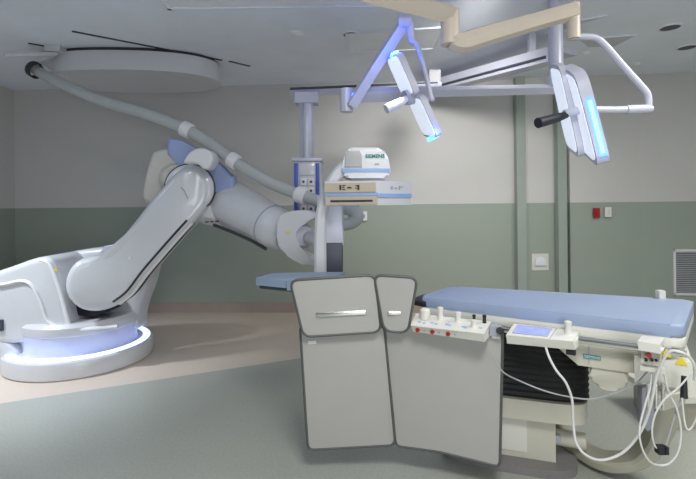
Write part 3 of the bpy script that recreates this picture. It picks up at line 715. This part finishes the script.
# ================================================================== LEAD SHIELD
sh_ = thing('radiation_shield', 'grey four-panel lead shield with dark edging hanging in front of the table', 'shield', P(400, 455, 2.45))
def dsh(x, y): return 2.50 if x < 390 else 2.50 - (x - 390) * .0016
def shield_panel(name, outline, dfun, r, t=.012):
    pts = rnd_poly(outline, r, 5)
    p3 = [P(x, y, dfun(x, y)) for x, y in pts]
    n = len(p3); core = solid(p3, (0, t, 0), .002, 1)
    o = obj(name, core, M_shield, sh_)
    ring = [p + Vector((0, t / 2, 0)) for p in p3]
    b = bmesh.new(); rr_ = []
    c = sum(ring, Vector()) / n
    for i in range(n):
        tdir = (ring[(i + 1) % n] - ring[i - 1]).normalized(); nr = tdir.cross(Vector((0, 1, 0))).normalized()
        rr_.append([b.verts.new(ring[i] + nr * math.cos(a) * .0085 + Vector((0, 1, 0)) * math.sin(a) * .011) for a in [2 * PI * k / 8 for k in range(8)]])
    for i in range(n):
        for k in range(8): b.faces.new((rr_[i][k], rr_[i][(k + 1) % 8], rr_[(i + 1) % n][(k + 1) % 8], rr_[(i + 1) % n][k]))
    obj('edging', b, M_trim, o)
    return o
shield_panel('lower_panel', [(300, 325), (384, 325), (395.5, 445), (308, 450)], dsh, 7)
shield_panel('lower_panel', [(384, 325), (503, 330), (500, 467), (440, 452), (396, 446)], lambda x, y: dsh(x, y) + .004, 6)
up1 = shield_panel('upper_panel', [(290, 280.5), (375, 275), (381, 332), (303.5, 337)], lambda x, y: 2.455, 9)
up2 = shield_panel('upper_panel', [(374, 275), (417.5, 278), (408, 333), (384, 331)], lambda x, y: 2.45 - (x - 374) * .001, 9)
h1 = obj('handle', slab(rnd_poly([(316, 312.8), (366, 310.2), (366, 314.6), (316, 317.2)], 1.5, 3), 2.444, .014, .002), M_chrome, up1)
h2 = obj('handle', slab(rnd_poly([(388, 311.5), (401, 311.5), (401, 315), (388, 315)], 1.2, 3), 2.42, .014, .002), M_chrome, up2)
obj('rating_label', slab([(308, 341), (316, 340.5), (316, 344), (308, 344.5)], 2.494, .008, 0), M_whiteb, sh_)
obj('rating_label', slab([(492, 333), (500, 333.5), (500, 339), (492, 338.5)], 2.326, .008, 0), M_whiteb, sh_)

# ================================================================== controls on the rail
def slope_box(name, pf0, pf1, pr1, pr0, bt0, bt1, dz, m, parent, bw=.006):
    """front-top-left, front-top-right, rear-top-right, rear-top-left, + drop"""
    top = [pf0, pf1, pr1, pr0]; bot = [bt0, bt1, Vector((pr1.x, pr1.y, bt1.z)), Vector((pr0.x, pr0.y, bt0.z))]
    return obj(name, hexa(bot + top, bw, 3), m, parent)
t = thing('control_console', 'cream sloping control console with white joysticks and red buttons over the lead shield', 'control console', P(450, 340, 2.35))
f0, f1 = P(410.5, 325.5, 2.38), P(484, 334, 2.22); r1, r0 = P(491, 321.5, 2.36), P(416, 313.5, 2.52)
con = slope_box('body', f0, f1, r1, r0, P(413, 331.5, 2.40), P(484.5, 342, 2.24), .05, M_creamw, t)
def on_top(s, q): # s along 0..1, q front->rear
    return f0.lerp(f1, s).lerp(r0.lerp(r1, s), q)
nrm = (f1 - f0).cross(r0 - f0).normalized(); nrm = nrm if nrm.z > 0 else -nrm
def knob(s, q, r, h, m, prof='stick', base=True):
    c = on_top(s, q) - nrm * .004
    ax_ = Vector((0, 0, 1))
    if prof == 'dome': pr = [(0, 0), (r, 0), (r * 1.02, h * .5), (r * .95, h * .85), (r * .6, h), (0, h)]
    else: pr = [(0, 0), (r * 1.1, 0), (r * .9, h * .3), (r * .8, h * .55), (r, h * .75), (r, h * .95), (r * .6, h), (0, h)]
    return obj('joystick' if prof == 'stick' else 'knob', lathe(pr, c, 20, ax_), m, con)
knob(.15, .7, .029, .058, M_creamw, 'dome'); knob(.36, .75, .016, .07, M_creamw); knob(.6, .72, .016, .055, M_creamw)
knob(.83, .45, .016, .04, M_creamw); knob(.79, .95, .009, .035, M_black); knob(.93, .85, .010, .045, M_black)
for s in (.09, .30, .52):
    c = f0.lerp(f1, s).lerp(P(413, 331.5, 2.40).lerp(P(484.5, 342, 2.24), s), .55)
    fn = Vector((-(f1 - f0).y, (f1 - f0).x, 0)).normalized() * -1
    obj('red_button', cyl(c - fn * .004, c + fn * .012, .011, 14, .002), M_red, con)
    obj('black_button', cyl(c + U * .035 - fn * .004, c + U * .035 + fn * .004, .005, 10), M_sock, con)
for s, q in ((.1, .35), (.17, .3), (.27, .4), (.33, .35), (.48, .4), (.52, .35), (.7, .35), (.73, .3), (.92, .4)):
    c = on_top(s, q); a_ = (f1 - f0).normalized(); w_ = (r0 - f0).normalized()
    obj('printed_key', box(c, (.016, .012, .003), Matrix((a_, nrm.cross(a_), nrm)).transposed(), .001, 1), M_lblue, con)
obj('clamp', box(P(496, 330, 2.33), (.05, .06, .05), TR, .006), M_sock, t)
obj('clamp_knob', cyl(P(500, 331, 2.28), P(499, 330, 2.33), .018, 18, .004), M_black, t)
# touch panel
t = thing('touch_panel', 'cream touch panel with a lit blue screen and one white joystick', 'control panel', P(540, 350, 2.15))
f0, f1 = P(506, 335, 2.2), P(573, 341.5, 2.08); r1, r0 = P(580, 331, 2.17), P(514, 323.5, 2.31)
con = slope_box('body', f0, f1, r1, r0, P(507, 343.5, 2.215), P(575, 350, 2.095), .05, M_creamw, t)
nrm = (f1 - f0).cross(r0 - f0).normalized(); nrm = nrm if nrm.z > 0 else -nrm
sc_ = [on_top(.08, .2), on_top(.60, .2), on_top(.60, .85), on_top(.08, .85)]
obj('screen', solid([p - nrm * .002 for p in sc_], nrm * .004, .0), M_screen, con, 0)
bz = bmesh.new()
for i in range(4): sweep([sc_[i] + nrm * .002, sc_[(i + 1) % 4] + nrm * .002], .003, 6, bm=bz)
obj('bezel', bz, M_sock, con)
obj('body_seam', sweep([on_top(.66, .02), on_top(.66, .98)], .002, 6), M_sock, con)
knob(.86, .7, .017, .062, M_creamw)
obj('cable_plug', box(P(571, 352, 2.12), (.04, .03, .02), TR, .004), M_black, t)
# small right box
t = thing('emergency_stop_box', 'small white control box with a red button at the right end of the table', 'control box', P(652, 353, 1.9))
con = obj('body', hexa([P(638.5, 350, 1.88), P(661, 354, 1.83), P(664, 350, 1.95), P(642, 346, 2.0), P(637.5, 341, 1.88), P(660, 345, 1.83), P(664.5, 337.5, 1.95), P(642, 335.5, 2.0)], .006, 3), M_creamw, t)
obj('stem', hexa([P(641, 363, 1.90), P(660, 366, 1.86), P(662, 362, 1.96), P(643, 360, 2.0), P(641, 350, 1.90), P(660, 353, 1.86), P(662, 349, 1.96), P(643, 346, 2.0)], .004), M_cream, t)
c = P(649, 355.5, 1.87); obj('red_button', cyl(c + V * .014, c - V * .006, .009, 16, .002), M_red, t)
for x in (646, 652, 656): c = P(x, 360, 1.87); obj('black_knob', cyl(c + V * .014, c - V * .004, .006, 12), M_black, t)
obj('bottom_clip', box(P(652, 369, 1.88), (.085, .03, .018), TR, .003), M_beigew, t)

# ================================================================== cables
def cable(name, label, pts, r, m):
    o = obj(name, sweep(catmull([P(*p) for p in pts], 8), r, 8), m); tag(o, label, 'cable'); return o
cable('white_cable', 'thick white cable looping from the touch panel down and up to the control box',
      [(546, 348, 2.1), (549, 357, 2.04), (556, 370, 2.02), (566, 383, 2.0), (572, 400, 2.0), (573, 420, 2.0), (576, 442, 1.98), (586, 455, 1.95), (602, 460, 1.92), (622, 453, 1.9), (638, 436, 1.88), (648, 415, 1.87), (653, 395, 1.86), (657, 375, 1.85), (668, 353, 1.82), (680, 352, 1.8), (690, 358, 1.8), (695, 368, 1.8), (694, 380, 1.82)], .0056, M_cable)
cable('white_cable', 'white cable loop hanging lowest beneath the right end of the table',
      [(663, 368, 1.86), (668, 390, 1.86), (677, 410, 1.85), (681, 432, 1.85), (678, 452, 1.84), (668, 464, 1.84), (654, 464, 1.84), (645, 455, 1.84), (640, 440, 1.84), (640, 425, 1.85), (645, 405, 1.86), (650, 388, 1.87), (652, 372, 1.88)], .0040, M_cable)
cable('white_cable', 'thin white cable curving down to the small black plug',
      [(690, 375, 1.84), (678, 388, 1.84), (664, 400, 1.84), (655, 415, 1.84), (652, 432, 1.84), (655, 446, 1.84), (660, 449, 1.84)], .0036, M_cable)
cable('white_cable', 'thin white cable hanging in a U at the far right edge',
      [(682, 398, 1.86), (684, 418, 1.85), (687, 429, 1.84), (692, 427, 1.84), (698, 412, 1.83), (702, 385, 1.83)], .0036, M_cable)
cable('grey_cable', 'thin grey cable drooping from the shield edge across the bellows to the control box',
      [(490, 352, 2.24), (502, 371, 2.2), (520, 381, 2.12), (545, 391, 2.08), (570, 397, 2.07), (592, 399, 2.06), (615, 393, 2.02), (635, 384, 1.98), (648, 371, 1.93)], .0036, M_cableg)
t = thing('cable_plug', 'small black cable plug hanging beneath the right end of the table', 'plug', P(660, 452, 1.84))
obj('body', box(P(661, 449.5, 1.84), (.035, .03, .03), None, .008), M_black, t)
obj('clip', box(P(666, 450, 1.83), (.012, .02, .03), None, .004), M_black, t)
obj('status_light', box(P(662, 453.5, 1.83), (.008, .008, .006), None, .001), M_lblue, t)
cable('grey_cable', 'short grey cable rising from the black plug to the table end', [(665, 448, 1.85), (670, 432, 1.86), (676, 412, 1.87), (682, 395, 1.88), (685, 378, 1.9)], .004, M_cableg)
t = tag(obj('cable_plug', sweep([P(684, 376, 1.88), P(684, 398, 1.87)], [.010, .014], 10), M_black), 'black upright cable plug at the far right under the table end', 'plug')

# ================================================================== LIGHTS
def area(name, loc, rot, size, power, col=(1, 1, 1), sy=None, spread=PI):
    l = bpy.data.lights.new(name, 'AREA'); l.energy = power; l.color = col; l.shape = 'RECTANGLE'; l.size = size; l.size_y = sy or size; l.spread = spread
    o = bpy.data.objects.new(name, l); C.objects.link(o); o.location = loc; o.rotation_euler = rot; return o
area('ceiling_lamp_front', (.4, .3, H - .03), (0, 0, 0), .8, 60, (1, .98, .94))
area('ceiling_lamp_right', (3.0, 2.2, H - .03), (0, 0, 0), 1.0, 58, (1, .98, .92))
area('ceiling_lamp_left', (-3.2, 2.2, H - .03), (0, 0, 0), 1.0, 14, (.6, .76, 1))
area('rear_fill_light', (1.6, -2.7, 1.2), (math.radians(104), 0, math.radians(-6)), 3.0, 98, (.93, .96, 1), 1.3)  # added fill from an unseen source, lifts the ceiling and shield fronts
def spot(name, loc, tgt, power, ang, col, blend=.6, r=.1):
    l = bpy.data.lights.new(name, 'SPOT'); l.energy = power; l.spot_size = math.radians(ang); l.spot_blend = blend; l.color = col; l.shadow_soft_size = r
    o = bpy.data.objects.new(name, l); C.objects.link(o); o.location = loc
    o.rotation_euler = (Vector(tgt) - Vector(loc)).to_track_quat('-Z', 'Y').to_euler(); return o
spot('floor_fill_spot', (-4.0, 3.0, H - .05), (-3.0, 4.0, 0), 420, 62, (.88, .94, 1), .8, .15)  # added spot without a fitting, brightens the floor around the robot
spot('wall_fill_spot', (1.1, 3.5, H - .05), (1.2, 6.2, 1.6), 215, 100, (1, .98, .94), 1, .2)  # added spot without a fitting, washes the centre of the back wall
spot('surgical_lamp_glow', P(398, 84, 3.02), P(340, 190, 2.9), 16, 80, (.9, .95, 1), .8, .08)
for nm, p_, e_ in (('lamp_led_glow', P(388, 46, 3.06), 2.2), ('lamp_led_glow', P(436, 134, 3.0), .6)):
    l = bpy.data.lights.new(nm, 'POINT'); l.energy = e_; l.color = (.08, .16, 1); l.shadow_soft_size = .03
    o = bpy.data.objects.new(nm, l); C.objects.link(o); o.location = p_
w = bpy.data.worlds.new('world'); bpy.context.scene.world = w; w.use_nodes = True
w.node_tree.nodes['Background'].inputs[0].default_value = (.6, .68, .8, 1); w.node_tree.nodes['Background'].inputs[1].default_value = .1
# ================================================================== CAMERA
cam = bpy.data.cameras.new('camera'); co = bpy.data.objects.new('camera', cam); C.objects.link(co)
cam.sensor_width = 36; cam.sensor_fit = 'HORIZONTAL'; cam.lens = 36 * F / 696; cam.shift_y = -(239.5 - CY) / 696; cam.clip_start = .02
Mx = Matrix((RV, UV, -FV)).transposed().to_4x4(); Mx.translation = CAM; co.matrix_world = Mx
S = bpy.context.scene; S.camera = co
S.view_settings.view_transform = 'Standard'; S.view_settings.look = 'None'; S.view_settings.gamma = 1; S.view_settings.exposure = .27
S.view_settings.use_curve_mapping = False
